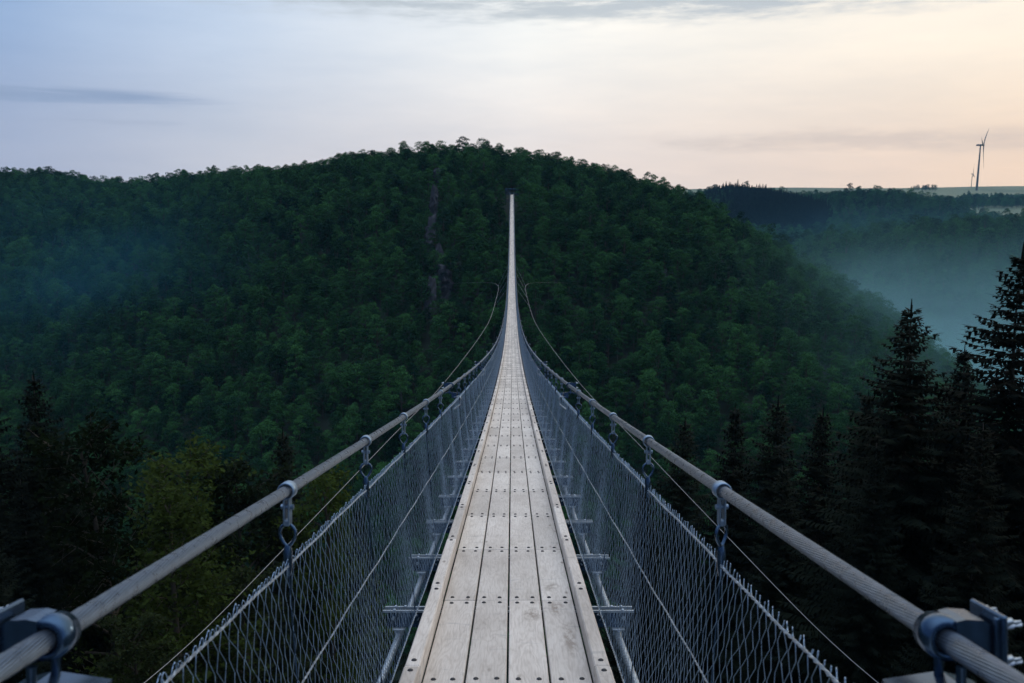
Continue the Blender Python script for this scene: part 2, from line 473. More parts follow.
# running ropes and cables
def run(xf, zf, s0=-6.0, s1=LEN, step=.6, wob=0.0):
    s = np.concatenate([np.arange(s0, 30, step), np.arange(30, s1, 2.0), [s1]])
    return np.stack([np.full_like(s, xf) , s, zd(s) + zf], 1)
for sd in (-1, 1):
    mb = MB(); P = run(sd*XC, ZC, -6.0, LEN); mb.tube(P, .0150, 20); mb.build('main_cable', [M_CABLE], bridge)
    mb = MB(); mb.tube(run(sd*.63, -.20), .020, 10); mb.build('lower_cable', [M_ROPE], bridge)
    for nm, xf, zf, lay, rr in (('top_rope', XC-.002, ZT, .060, .0021), ('middle_rope', .552, .555, .055, .0018), ('bottom_rope', XB, .022, .06, .0022)):
        mb = MB(); q = np.arange(-5.0, 26.0, .012)
        wz = .0022*np.sin(q*5.0 + sd) + .0016*np.sin(q*13.7)
        for ph in (0, math.pi):
            t = q/lay*2*math.pi + ph
            mb.tube(np.stack([sd*xf + rr*.95*np.cos(t), q, zd(q) + zf + wz + rr*.95*np.sin(t)], 1), rr, 5)
        mb.tube(run(sd*xf, zf, 25.9), rr*1.9, 6); mb.build(nm, [M_ROPE], bridge)

# chain-link mesh: real bent wires
def fence(sd):
    pitch = .034; seg = .036; n_h = int((ZT - .02) / seg)
    s_all = np.arange(-4.5, LEN, pitch)
    r = .00112
    h = np.arange(n_h + 1) * seg
    zz = .02 + h; frac = (zz - .02) / (ZT - .02)
    # zig-zag centre line, one strand per column, interlocking with its neighbours
    alt = np.where(np.arange(n_h + 1) % 2 == 0, 1.0, -1.0)
    jit = rng.normal(0, .0022, (len(s_all), n_h + 1))
    drift = np.cumsum(rng.normal(0, .0016, (len(s_all),)))
    drift -= np.linspace(0, drift[-1], len(drift))
    sag = .012 * np.sin(s_all / PAN * 2 * math.pi)[:, None] * np.sin(frac * math.pi)[None, :]
    par = np.where(np.arange(len(s_all)) % 2 == 0, 1.0, -1.0)
    Sx = s_all[:, None] + (alt[None, :] * par[:, None]) * (pitch * .37) + jit + drift[:, None] * 0
    X = sd * (XB + (XC - XB) * frac)[None, :] + sag + rng.normal(0, .0012, Sx.shape) + sd * alt[None, :] * par[:, None] * .0004
    Z = zd(Sx) + zz[None, :]
    C = np.stack([X, Sx, Z], -1)
    off = np.array([(0, 1.0, 0), (.87, -.5, 0), (-.87, -.5, 0)]) * r
    thick = np.where(s_all > 70, 1.0, 1.0)
    V = C[:, :, None, :] + off[None, None, :, :] * thick[:, None, None, None]
    nw, nh = C.shape[:2]
    idx = np.arange(nw * nh * 3).reshape(nw, nh, 3)
    A = idx[:, :-1, :]; B = idx[:, 1:, :]
    F = np.stack([A, np.roll(A, -1, 2), np.roll(B, -1, 2), B], -1).reshape(-1, 4)
    V = V.reshape(-1, 3)
    # knuckle loops along the top edge near the viewer
    lv, lf, base = [], [], len(V)
    for s in s_all[(s_all < 14)]:
        p = []
        hh = random.uniform(.018, .028); ln = random.uniform(-.006, .006)
        for t in np.linspace(-.15, 1.15, 11):
            a_ = t * 2 * math.pi - math.pi/2
            p.append((sd*(XC + .001) + .004*math.cos(a_*.5), s + .0058*math.cos(a_) + ln*(math.sin(a_)+1), ZT - .003 + hh*.5*(math.sin(a_) + 1)))
        p = np.array(p); p[:, 2] += zd(s)
        v = p[:, None, :] + np.array([(1, 0, 0), (-.5, .5, .7), (-.5, -.5, -.7)])[None] * r
        k0 = base + sum(len(q) for q in lv)
        lv.append(v.reshape(-1, 3))
        for i in range(len(p) - 1):
            for q in range(3):
                lf.append((k0+i*3+q, k0+i*3+(q+1) % 3, k0+i*3+3+(q+1) % 3, k0+i*3+3+q))
    V = np.concatenate([V] + lv); F = np.concatenate([F, np.array(lf)])
    me = fast_mesh('mesh_fence', V, F, [M_WIRE], smooth=True)
    link('mesh_fence', me, bridge)
fence(-1); fence(1)

# hangers: band round the main cable, strap, eye, rod down to the beam end
def hanger_parts(sd):
    a_ = np.linspace(0, 2*math.pi, 17)[:-1]
    st = MB()
    # band: hollow collar
    n = 18; V = []; 
    for (rr, yy) in ((.0185, -.017), (.0235, -.017), (.0235, .017), (.0185, .017)):
        for q in range(n):
            t = q / n * 2 * math.pi; V.append((rr*math.cos(t), yy, rr*math.sin(t)))
    F = [(i*n+q, i*n+(q+1) % n, ((i+1) % 4)*n+(q+1) % n, ((i+1) % 4)*n+q) for i in range(4) for q in range(n)]
    st.add(V, F, 0, None, True)
    for sx in (-1, 1): st.box((sx*.0065, 0, -.055), (.005, .026, .075), 0, None, .0015)
    st.box((0, 0, -.088), (.017, .022, .018), 0, None, .003)
    st.tube([(-.017, 0, -.045), (.017, 0, -.045)], .0075, 6)
    ring = MB()
    P = []
    for t in a_:
        x = .023 * math.cos(t); z = .026 * math.sin(t)
        if z < 0: x *= (1 - .55 * (-z/.030)**1.5); z *= 1.35
        P.append((x, .004*math.cos(t), -.118 + z))
    ring.tube(P, .0050, 8, closed=True, up=(0, 1, 0))
    ring.tube([(0, 0, -.150), (0, 0, -.165), (0, 0, -.21), (0, 0, -.235)], [.008, .012, .012, .008], 8)
    rod = MB()
    xb = -sd * (XC - .515)
    rod.tube([(0, 0, -.20), (xb, 0, -1.20)], .0034, 6)
    rod.tube([(xb, -.014, -1.14), (xb, .014, -1.14)], .014, 8)
    return st, ring, rod
HP = {sd: hanger_parts(sd) for sd in (-1, 1)}
HM = {sd: [HP[sd][0].mesh('hanger', [M_GALV]), HP[sd][1].mesh('eye', [M_CLAMP]), HP[sd][2].mesh('rod', [M_CLAMP])] for sd in (-1, 1)}
far_h = MB(); fh = {}
for sd in (-1, 1):
    m_ = MB(); m_.box((0, 0, 0), (.05, .034, .05), 0); m_.box((0, 0, -.09), (.02, .02, .16), 0); m_.box((sd*.004, 0, -.12), (.06, .012, .07), 0)
    m_.tube([(0, 0, -.2), (-sd*(XC-.515), 0, -1.2)], .005, 4, cap=False); fh[sd] = m_
for k in range(K0, K1 + 1):
    s = joint(k)
    for sd in (-1, 1):
        if k < K0 + 50:
            if k % 6 == 0 and k >= 0: link('rod', HM[sd][2], bridge, (sd*XC, s, float(zd(s)) + ZC)); continue
            h = link('hanger', HM[sd][0], bridge, (sd*XC, s, float(zd(s)) + ZC))
            h.rotation_euler = (ang(s) * .6, 0, random.uniform(-.08, .08))
            e = link('eye', HM[sd][1], h); e.rotation_euler = (0, 0, random.uniform(-.5, .5))
            link('rod', HM[sd][2], h)
        else: far_h.merge(fh[sd], Matrix.Translation((sd*XC, s, float(zd(s)) + ZC)))
tag(far_h.build('hanger', [M_HOOK], bridge), kind='stuff')

# cable clamps: collar + hooded block + outer plate with two bolts + lower bracket and hook
def clamp_parts(sd):
    body = MB(); n = 20; V = []
    for (rr, yy) in ((.0236, -.030), (.037, -.030), (.041, 0), (.037, .030), (.0236, .030)):
        for q in range(n):
            t = q / n * 2 * math.pi; V.append((rr*math.cos(t), yy, rr*math.sin(t)))
    F = [(i*n+q, i*n+(q+1) % n, ((i+1) % 5)*n+(q+1) % n, ((i+1) % 5)*n+q) for i in range(5) for q in range(n)]
    body.add(V, F, 0, None, True)
    # hooded block reaching outward, rounded top
    prof = [(.012, .036), (.030, .040), (.062, .038), (.074, .030), (.078, .012), (.078, -.030), (.060, -.036), (.012, -.036)]
    V = [(sd*x, y, z) for y in (-.036, .036) for x, z in prof]; k = len(prof)
    F = [tuple(range(k)), tuple(range(2*k-1, k-1, -1))] + [(i, (i+1) % k, k+(i+1) % k, k+i) for i in range(k)]
    body.add(V, F, 0)
    plate = MB(); plate.box((sd*.088, 0, .002), (.010, .115, .100), 0, None, .003)
    plate.box((sd*.080, -.044, .002), (.010, .010, .088), 0, None, .002)
    bolt = MB()
    for z in (.034, -.032):
        for y in (-.040, .040):
            bolt.tube([(sd*.093, y, z), (sd*.108, y, z)], .0105, 6); bolt.tube([(sd*.104, y, z), (sd*.124, y, z)], .006, 8)
    br = MB()
    prof = [(-.060, -.072), (.020, -.060), (.060, -.072), (.060, -.082), (.02, -.072), (-.060, -.086)]
    V = [(sd*x, y, z) for y in (-.04, .04) for x, z in prof]; k = len(prof)
    F = [tuple(range(k)), tuple(range(2*k-1, k-1, -1))] + [(i, (i+1) % k, k+(i+1) % k, k+i) for i in range(k)]
    br.add(V, F, 0)
    for y in (-.03, .03): br.tube([(sd*.012, y, -.03), (sd*.012, y, -.085)], .007, 6)
    br.box((sd*-.03, 0, -.100), (.05, .012, .05), 0, None, .002)
    hook = MB(); t = np.linspace(0, 1, 9)
    hook.tube([(-sd*.03, 0, -.115), (-sd*.065, 0, -.110), (-sd*.088, 0, -.108), (-sd*.098, 0, -.13), (-sd*.090, 0, -.19), (-sd*.03, 0, -.235)], .0075, 8)
    return body, plate, bolt, br, hook
for sd in (-1, 1):
    ps = clamp_parts(sd)
    for p in ps[:3]: p.xform(Matrix.Scale(.72, 4))
    ps[0].xform(Matrix.Identity(4))
    ms = [p.mesh(nm, [mt]) for p, nm, mt in zip(ps, ('cable_clamp', 'plate', 'bolts', 'bracket', 'hook'), (M_CLAMP, M_CLAMP, M_ROPE, M_CLAMP, M_ROPE))]
    for k in range(0, K1, 6):
        s = joint(k) + (0.06 if k == 0 else .0)
        c = link('cable_clamp', ms[0], bridge, (sd*XC, s, float(zd(s)) + ZC), ang(s))
        if k < 60:
            link('plate', ms[1], c); link('bolt', ms[2], c); link('bracket', ms[3], c); link('hook', ms[4], c)

# wind cables: bow in from the near bank, brush the bridge at mid-span, swing out to the far bank
for sd in (-1, 1):
    C = [(10.6, 11.5, float(ground(10.6, 11.5)) - .3)]
    for u, v, y in ((147, 683, 20), (290, 543, 30), (395.6, 433, 45), (440, 388, 60), (474, 345, 84), (490, 320, 107), (496, 300, 130), (498.6, 289, 148), (497.5, 285, 158), (492, 283, 168), (481, 282.5, 180), (460, 283, 200), (432, 284, 224), (424, 284.5, 234)):
        p = place(u, v, y); C.append((-(p[0] - .02), p[1], p[2]))
    C = np.array(C); P = []
    for a_ in range(len(C) - 1):
        p0, p1, p2, p3 = C[max(a_-1, 0)], C[a_], C[a_+1], C[min(a_+2, len(C)-1)]
        for t in np.linspace(0, 1, 8, endpoint=False):
            P.append(.5*(2*p1 + (p2-p0)*t + (2*p0-5*p1+4*p2-p3)*t*t + (3*p1-p0-3*p2+p3)*t**3))
    P = np.array(P + [C[-1]])
    for _ in range(4): P[1:-1] = .25*P[:-2] + .5*P[1:-1] + .25*P[2:]
    P[:, 0] = (P[:, 0]) * sd
    mb = MB(); mb.tube(P, np.where(P[:, 1] < 163, .008 + .020 * np.clip(P[:, 1] / 180, 0, 1), .010), 6); w = mb.build('wind_cable', [M_WIND], bridge)
    tie = MB()
    for k in range(96, 124, 9):
        s = joint(k); i = np.argmin(abs(P[:, 1] - s))
        tie.tube([(sd*.72, s, float(zd(s)) - .1), tuple(P[i])], .010, 5)
    tie.build('tie_wire', [M_ROPE], w)

# far portal and anchor block
po = MB()
for sd in (-1, 1):
    po.box((sd*1.75, 0, .6), (.22, .26, 4.4), 0, None, .02)
    po.tube([(sd*1.75, -.1, 2.4), (sd*.6, -.1, 1.2)], .07, 8)
    po.tube([(sd*1.75, .2, 2.0), (sd*2.3, 3.6, -1.2)], .08, 8)
po.box((0, 0, 2.62), (3.9, .24, .22), 0, None, .02); po.box((0, 0, 1.15), (3.3, .18, .14), 0)
for x in (-1.1, -.4, .4, 1.1): po.box((x, 0, 1.9), (.07, .1, 1.3), 0)
o = po.build('end_portal', [M_CLAMP], bridge); o.location = (0, LEN + .5, 0)
ab = MB(); ab.box((0, 1.6, -2.3), (3.3, 3.0, 4.3), 0, None, .05); ab.box((0, 2.6, -.05), (2.2, 5.0, .12), 0)
o = ab.build('anchor_block', [M_CONC], bridge); o.location = (0, LEN + .3, 0)
ab = MB(); ab.box((0, -1.6, -2.0), (5.2, 3.0, 3.6), 0, None, .05)
o = ab.build('anchor_block', [M_CONC], bridge); o.location = (0, -4.2, zd(-4.2) - .2)

# ------------------------------------------------------------------ foliage generators
def leaf_cloud(C, size, up=.35, asp=.7, droop=0):
    """one small quad per centre, loosely facing up and outward"""
    n = len(C); size = np.broadcast_to(size, (n,))
    nr = rng.normal(0, 1, (n, 3)); nr[:, 2] = np.abs(nr[:, 2]) + up
    nr /= np.linalg.norm(nr, axis=1)[:, None]
    t = np.cross(nr, rng.normal(0, 1, (n, 3))); t /= np.linalg.norm(t, axis=1)[:, None]
    b = np.cross(nr, t)
    a = size[:, None] * .5
    V = np.stack([C - a*t, C - a*asp*b*rng.uniform(.5, 1, (n, 1)), C + a*t, C + a*asp*b*rng.uniform(.5, 1, (n, 1))], 1).reshape(-1, 3)
    return V, np.arange(n * 4).reshape(n, 4)

def canopy_mesh(seed, h=9.0, w=3.0, n=1700, leaf=.42):
    """a small distant broadleaf tree: clumps of leaves over a short trunk"""
    r = np.random.default_rng(seed)
    nl = r.integers(13, 19); lobes = []
    for i in range(nl):
        t = i / nl; a_ = i * 2.4 + r.uniform(0, 1)
        zz = h * (.24 + .68 * t) ; rad = w * (.78 * math.sqrt(max(0, 1 - t**1.6)) * r.uniform(.6, 1.05))
        lobes.append((rad*math.cos(a_), rad*math.sin(a_), zz, w * r.uniform(.28, .46)))
    C = []; sz = []
    per = n // nl
    for x, y, z, q in lobes:
        d = r.normal(0, 1, (per, 3)); d /= np.linalg.norm(d, axis=1)[:, None]; d[:, 2] = np.where(d[:, 2] < -.25, -d[:, 2], d[:, 2])
        k = q * (r.uniform(.55, 1.12, (per, 1)))
        C.append(np.array((x, y, z)) + d * k * np.array((1, 1, .8))); sz.append(r.uniform(.6, 1.3, per) * leaf)
    C = np.concatenate(C); sz = np.concatenate(sz)
    V, F = leaf_cloud(C, sz, .7)
    tm = MB(); tm.tube([(0, 0, -1.5), (.1, 0, h*.4), (0, .1, h*.75)], [.16, .12, .05], 5, cap=False)
    for x, y, z, q in lobes[::2]: tm.tube([(0, 0, h*.35), (x*.9, y*.9, z)], [.07, .02], 4, cap=False)
    TV = np.concatenate(tm.v); TF = np.array([f for f in tm.f])
    F2 = np.concatenate([F, TF + len(V)]); mi = np.concatenate([np.zeros(len(F)), np.ones(len(TF))])
    return fast_mesh('forest_tree', np.concatenate([V, TV]), F2, [M_CANOPY, M_BARK], mi)

def spruce_data(seed, H=25.0, base=.32, rmax=3.1, whorl=.42, dens=1.0, fine=True):
    r = np.random.default_rng(seed)
    Vs = []
    z = H * base
    tw = MB()
    while z < H - .25:
        t = (z - H*base) / (H * (1 - base))          # 0 bottom .. 1 top
        L = rmax * (1 - t)**.82 * (1 if t > .12 else .6 + t*3.3)
        nb = int(r.integers(5, 8)) if t < .93 else 4
        a0 = r.uniform(0, 6.28)
        for i in range(nb):
            if r.random() < .08: continue
            l = max(.22, L * r.uniform(.62, 1.15)); a_ = a0 + i * 6.283/nb + r.normal(0, .2)
            dr = np.array((math.cos(a_), math.sin(a_), 0)); sd_ = np.array((-math.sin(a_), math.cos(a_), 0))
            rise = .55 if t > .88 else (.12 - .38*(1-t))
            ns = max(4, int(l / .13))
            q = (np.arange(ns) + .6) / ns
            zc = z + l * (rise*q + .26*q*q*(1-t*.5)) + r.normal(0, .02, ns)
            P = dr[None, :] * (l*q)[:, None] * 1.0; P[:, 2] = zc
            # twigs to both sides, hanging like a curtain
            for sgn in (-1, 1):
                tl = np.minimum(.62, .24*l + .14) * (1.12 - q) * r.uniform(.6, 1.25, ns) + .10
                hang = -(.55 * (1-t) + .12) * tl * r.uniform(.6, 1.6, ns)
                tip = P + sd_[None] * (sgn*tl)[:, None]*.8 + dr[None]*(tl*.55)[:, None]; tip[:, 2] += hang
                wd = (.040 + .040*r.random(ns))
                Vs.append(np.stack([P - dr[None]*wd[:, None], P + dr[None]*wd[:, None], (P+tip)/2 + dr[None]*(wd*1.15)[:, None], tip], 1))
                if fine:
                    # secondary sprig
                    mid = P*.45 + tip*.55; tp2 = mid + dr[None]*(tl*.5)[:, None] - sd_[None]*(sgn*tl*.1)[:, None]; tp2[:, 2] += hang*.6 - .03
                    w2 = wd*.7
                    Vs.append(np.stack([mid - sd_[None]*w2[:, None], mid + sd_[None]*w2[:, None], (mid+tp2)/2 + sd_[None]*w2[:, None], tp2], 1))
            # tip spray and hanging needles beneath the branch
            dn = P.copy(); dn[:, 2] -= (.16 + .30*(1-t)) * r.uniform(.4, 1.2, ns)
            Vs.append(np.stack([P - dr[None]*.05, P + dr[None]*.05, dn + dr[None]*.03 + sd_[None]*r.normal(0, .09, (ns, 1)), dn - dr[None]*.01], 1))
            end = dr * l; end = np.array((end[0], end[1], zc[-1] + .02)); e2 = end + dr*.22 + np.array((0, 0, .05))
            Vs.append(np.stack([end - sd_*.05, e2, end + sd_*.05, end - dr*.1])[None])
        z += whorl * r.uniform(.7, 1.25) * (1 if t < .8 else .72) / dens
    lead = np.array([[(-.05, 0, H-.5), (.05, 0, H-.5), (.012, 0, H+.25), (-.012, 0, H+.25)], [(0, -.05, H-.5), (0, .05, H-.5), (0, .012, H+.25), (0, -.012, H+.25)]])
    Vs.append(lead)
    V = np.concatenate(Vs).reshape(-1, 3); F = np.arange(len(V)).reshape(-1, 4)
    tr = MB(); zs = np.linspace(-2, H, 12)
    tr.tube([(.04*math.sin(q*.7), .04*math.cos(q), q) for q in zs], [max(.02, .26*(1 - max(q, 0)/H)) for q in zs], 8, cap=False)
    q = 2.0
    while q < H*base + 2:    # dead lower sticks
        for _ in range(3):
            a_ = r.uniform(0, 6.28); l = r.uniform(.4, 1.6)
            tr.tube([(0, 0, q), (l*math.cos(a_), l*math.sin(a_), q - .25*l)], [.022, .006], 3, cap=False)
        q += r.uniform(.4, .9)
    return V, F, tr

def broad_data(seed, H=14.0, W=4.2, n=15000, leaf=.17, base=.28, sparse=0.0):
    r = np.random.default_rng(seed)
    tr = MB(); C = []
    zs = np.linspace(-2, H*.86, 9); lean = r.normal(0, .25, 2)
    ax = lambda z: np.array((lean[0]*max(z, 0)/H*2 + .12*math.sin(z*.6), lean[1]*max(z, 0)/H*2 + .12*math.cos(z*.5), z))
    tr.tube([ax(z) for z in zs], [max(.03, .21*(1 - max(z, 0)/H)) for z in zs], 8, cap=False)
    nb = 34
    for i in range(nb):
        t = (i + .5) / nb; z = H * (base + (.86 - base) * t)
        a_ = i * 2.399 + r.normal(0, .3)
        L = W * (1 - .62*t) * r.uniform(.55, 1.1) * min(1, .55 + 1.6*t)
        el = .25 + .75*t + r.normal(0, .1)
        p0 = ax(z); d = np.array((math.cos(a_)*math.cos(el), math.sin(a_)*math.cos(el), math.sin(el)))
        q = np.linspace(0, 1, 6); P = p0 + d[None]*(L*q)[:, None]; P[:, 2] -= .22*L*q**2.2
        tr.tube(P, .055*(1-t*.6)*(1.05 - q), 5, cap=False)
        for j in range(int(5 + L*2.6)):
            u = r.uniform(.3, 1.0); b0 = p0 + d*(L*u); b0[2] -= .22*L*u**2.2
            dv = d*.6 + r.normal(0, .6, 3); dv[2] += .1; dv /= np.linalg.norm(dv); l2 = r.uniform(.45, 1.15)*(1.1 - .4*t)
            e = b0 + dv*l2; e[2] -= .2*l2
            tr.tube([b0, e], [.014, .004], 3, cap=False)
            if r.random() < sparse: continue
            m = int(n / (nb * 14)); w = r.uniform(0, 1, m)**.7
            pts = b0 + (e - b0)[None]*(w*1.08)[:, None] + r.normal(0, .17, (m, 3)) * np.array((1, 1, .55))
            C.append(pts)
    C = np.concatenate(C)
    V, F = leaf_cloud(C, r.uniform(.6, 1.3, len(C))*leaf, .45, .62)
    return V, F, tr

def make_proto(kind, dat, leafmat):
    V, F, tr = dat
    return kind, fast_mesh('crown', V, F, [leafmat]), tr.mesh('trunk', [M_BARK])
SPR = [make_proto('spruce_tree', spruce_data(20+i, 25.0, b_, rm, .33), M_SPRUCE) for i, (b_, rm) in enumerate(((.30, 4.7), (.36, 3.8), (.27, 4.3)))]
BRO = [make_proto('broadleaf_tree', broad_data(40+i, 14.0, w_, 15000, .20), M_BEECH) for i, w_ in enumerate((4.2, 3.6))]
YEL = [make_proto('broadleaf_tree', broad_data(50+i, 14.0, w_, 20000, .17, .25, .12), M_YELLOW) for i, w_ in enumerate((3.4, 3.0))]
H0 = {'spruce_tree': 25.2, 'broadleaf_tree': 13.0}

NEAR = []
def near_tree(proto, x, y, ztop, label, group=None, wide=1.0, rz=None):
    kind, cm, tm = proto
    g = float(ground(x, y)); h = ztop - g; sc = h / H0[kind]
    o = bpy.data.objects.new(kind, None); COL.objects.link(o)
    o.location = (x, y, g); o.rotation_euler = (random.gauss(0, .012), random.gauss(0, .012), random.uniform(0, 6.28) if rz is None else rz)
    o.scale = (sc*wide, sc*wide, sc)
    tag(o, label, 'tree', group)
    link('crown', cm, o); link('trunk', tm, o)
    NEAR.append((x, y)); return o
def tree_at(proto, u, v, y, label, group=None, wide=1.0):
    p = place(u, v, y); return near_tree(proto, p[0], y, p[2], label, group, wide)

# trees one can point to, right of the bridge
tree_at(SPR[0], 925, 300, 33, 'tall black spruce with a clear pointed tip rising above the right cable', None, 1.3)
tree_at(SPR[2], 1024, 243, 31, 'tallest spruce, cut off by the right edge of the photo', None, 1.4)
tree_at(SPR[1], 972, 345, 40, 'spruce squeezed between the two tallest spruces on the right', None, 1.1)
tree_at(SPR[1], 740, 404, 46, 'slim dark spruce, leftmost of three tips standing over the right cable', None, 0.9)
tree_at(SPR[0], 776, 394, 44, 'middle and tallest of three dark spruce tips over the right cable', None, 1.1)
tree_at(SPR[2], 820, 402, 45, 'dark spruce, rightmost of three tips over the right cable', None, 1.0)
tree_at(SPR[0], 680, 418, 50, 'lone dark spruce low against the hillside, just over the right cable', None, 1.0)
tree_at(SPR[1], 872, 388, 42, 'shorter spruce at the left foot of the clear pointed tall spruce', None, 1.1)
# left of the bridge
tree_at(SPR[0], 27, 372, 36, 'dark ragged spruce standing tallest at the left edge', None, 1.05)
tree_at(SPR[2], -30, 352, 34, 'spruce half outside the left edge beside the tallest left spruce', None, 1.1)
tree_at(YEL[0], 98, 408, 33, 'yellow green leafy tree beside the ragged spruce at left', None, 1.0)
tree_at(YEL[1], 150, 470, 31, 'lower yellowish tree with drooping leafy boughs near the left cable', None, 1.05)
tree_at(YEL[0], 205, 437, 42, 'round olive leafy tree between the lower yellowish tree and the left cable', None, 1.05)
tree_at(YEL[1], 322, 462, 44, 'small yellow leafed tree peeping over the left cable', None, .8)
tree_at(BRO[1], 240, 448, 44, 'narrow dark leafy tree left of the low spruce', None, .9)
tree_at(SPR[1], 281, 428, 48, 'low dark spruce left of the small yellow tree', None, 1.05)
tree_at(SPR[2], 160, 452, 47, 'spruce tip behind the lower yellowish tree', None, 1.2)
tree_at(BRO[0], 58, 462, 44, 'dark leafy tree below the spruce at the left edge', None, .9)
# the unlit wood that fills the slope below
n_fill = 0
for _ in range(1800):
    y = random.uniform(16, 98); x = random.uniform(-62, 66)
    if abs(x) < 5.0 + (2.0 if y < 30 else 0): continue
    if abs(abs(x) - (12.5 - .2*y if y < 20 else float(np.interp(y, [20, 30, 45, 60, 107], [9.0, 7.9, 6.1, 4.9, 2.6])))) < 2.6: continue
    if any((x-a_)**2 + (y-b_)**2 < 3.1**2 for a_, b_ in NEAR): continue
    u = 512 + F_PX * x / (y + 1)
    if u < -160 or u > 1180: continue
    lim = 462 if u < 400 else (405 if u > 860 else (432 if u > 690 else 470))
    if 50 < u < 270 and y < 45: lim = 540
    v = random.uniform(lim, lim + 75)
    p = place(u, v, y); g = float(ground(x, y)); h = p[2] - g
    if h < 9 or h > 27: 
        h = random.uniform(13, 24)
        if g + h > p[2]: continue
    if abs(x) < 7.5 and g + h > float(zd(y)) - 1.5: h = float(zd(y)) - 1.5 - g
    if h < 7: continue
    left_leafy = u < 400 and random.random() < .45
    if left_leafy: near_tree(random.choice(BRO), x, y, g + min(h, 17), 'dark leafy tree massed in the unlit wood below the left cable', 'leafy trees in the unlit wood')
    else:
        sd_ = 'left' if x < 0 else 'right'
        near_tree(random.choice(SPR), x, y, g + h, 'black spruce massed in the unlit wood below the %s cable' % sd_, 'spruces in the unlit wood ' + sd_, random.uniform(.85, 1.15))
    n_fill += 1
    if n_fill > 250: break
print('near trees', len(NEAR))

# ------------------------------------------------------------------ forest on the hills
VAR = [canopy_mesh(100+i, 9.0*hs, 3.0*ws, 1900, .38) for i, (hs, ws) in enumerate(((1.05, 1), (1.25, .85), (.9, 1.15), (1.2, 1.05), (1.0, .85)))]
def sp_far(seed):
    r = np.random.default_rng(seed); n = 1500; H = 13.0
    t = r.uniform(0, 1, n)**1.25; a_ = r.uniform(0, 6.283, n); lay = .75 + .25*np.sin(t*60 + a_)
    R_ = 2.7*(1 - t)**.85*np.sqrt(r.uniform(.25, 1, n))*lay + .05
    C = np.stack([R_*np.cos(a_), R_*np.sin(a_), .4 + t*H], 1)
    V, F = leaf_cloud(C, r.uniform(.5, .95, n)*(1.1 - .7*t), .5, .8)
    return fast_mesh('conifer', V, F, [M_SPRUCE])
VAR += [sp_far(70), sp_far(71)]
def scatter(x0, x1, y0, y1, sp):
    xs = np.arange(x0, x1, sp); ys = np.arange(y0, y1, sp*.9)
    X, Y = np.meshgrid(xs, ys); X = X + (np.arange(len(ys)) % 2)[:, None]*sp*.5
    X = X + rng.normal(0, sp*.26, X.shape); Y = Y + rng.normal(0, sp*.26, Y.shape)
    return X.ravel(), Y.ravel()
pts = []   # x, y, z, scale, variant, zone
ROCKS = [(place(438, 180, 272), 3.6, 6), (place(434, 212, 258), 3.0, 9), (place(431, 238, 250), 3.4, 8), (place(443, 284, 222), 4.6, 7), (place(431, 302, 216), 3.0, 8), (place(440, 262, 236), 2.6, 7), (place(664, 275, 236), 2.2, 4)]
X, Y = scatter(-420, 205, 100, 470, 2.75)
R = np.interp(X, _cx, _cR)
Z = ground(X, Y)
keep = (Y < R + 26)
uu, vv, dd = project(np.stack([X, Y, Z + 6], 1))
keep &= (uu > -140) & (uu < 1180) & (vv < 640)
gap = np.zeros_like(keep)
for p, rw, rh in ROCKS:
    gap |= (np.abs(uu - project([p])[0][0]) < rw*1.2) & (np.abs(vv - project([p])[1][0]) < rh*1.3)
keep &= ~gap
X, Y, Z = X[keep], Y[keep], Z[keep]
sc = np.clip(rng.lognormal(-.50, .26, len(X)), .30, 1.05)
crest = np.abs(np.interp(X, _cx, _cR) - Y) < 40
sc = np.where(crest, np.clip(sc*1.1, .58, .95), sc)
sc = np.where((np.abs(X) < 2.9) & (Y < LEN + 7), np.minimum(sc, (zd(np.minimum(Y, LEN)) - 1.6 - Z) / 11.5), sc); ok = sc > .22
X, Y, Z, sc = X[ok], Y[ok], Z[ok], sc[ok]
va = rng.integers(0, 5, len(X))
P1 = np.stack([X, Y, Z, sc, va], 1)
X, Y = scatter(70, 520, 300, 600, 5.2)
Z = ground(X, Y); uu, vv, dd = project(np.stack([X, Y, Z + 6], 1))
k = (uu > 640) & (uu < 1160) & (Y > np.interp(X, _cx, _cR) + 26)
P2 = np.stack([X[k], Y[k], Z[k], rng.lognormal(.10, .2, k.sum()), rng.integers(0, 5, k.sum())], 1)
X, Y = scatter(90, 1150, 600, 1030, 7.5)
Z = ground(X, Y); uu, vv, dd = project(np.stack([X, Y, Z + 6], 1))
edge = 985 + 25*np.sin(X*.02) + 20*np.sin(X*.051+1) - 125*np.clip((X - 455)/50, 0, 1)
k = (uu > 640) & (uu < 1120) & (Y < edge)
con = (uu > 712) & (uu < 830) & (Y > 840)
v3 = np.where(con & (rng.random(len(X)) < .9), rng.integers(5, 7, len(X)), rng.integers(0, 5, len(X)))
s3 = np.where(con, rng.lognormal(-.02, .12, len(X)), rng.lognormal(.35, .2, len(X)))
P3 = np.stack([X[k], Y[k], Z[k], s3[k], v3[k]], 1)
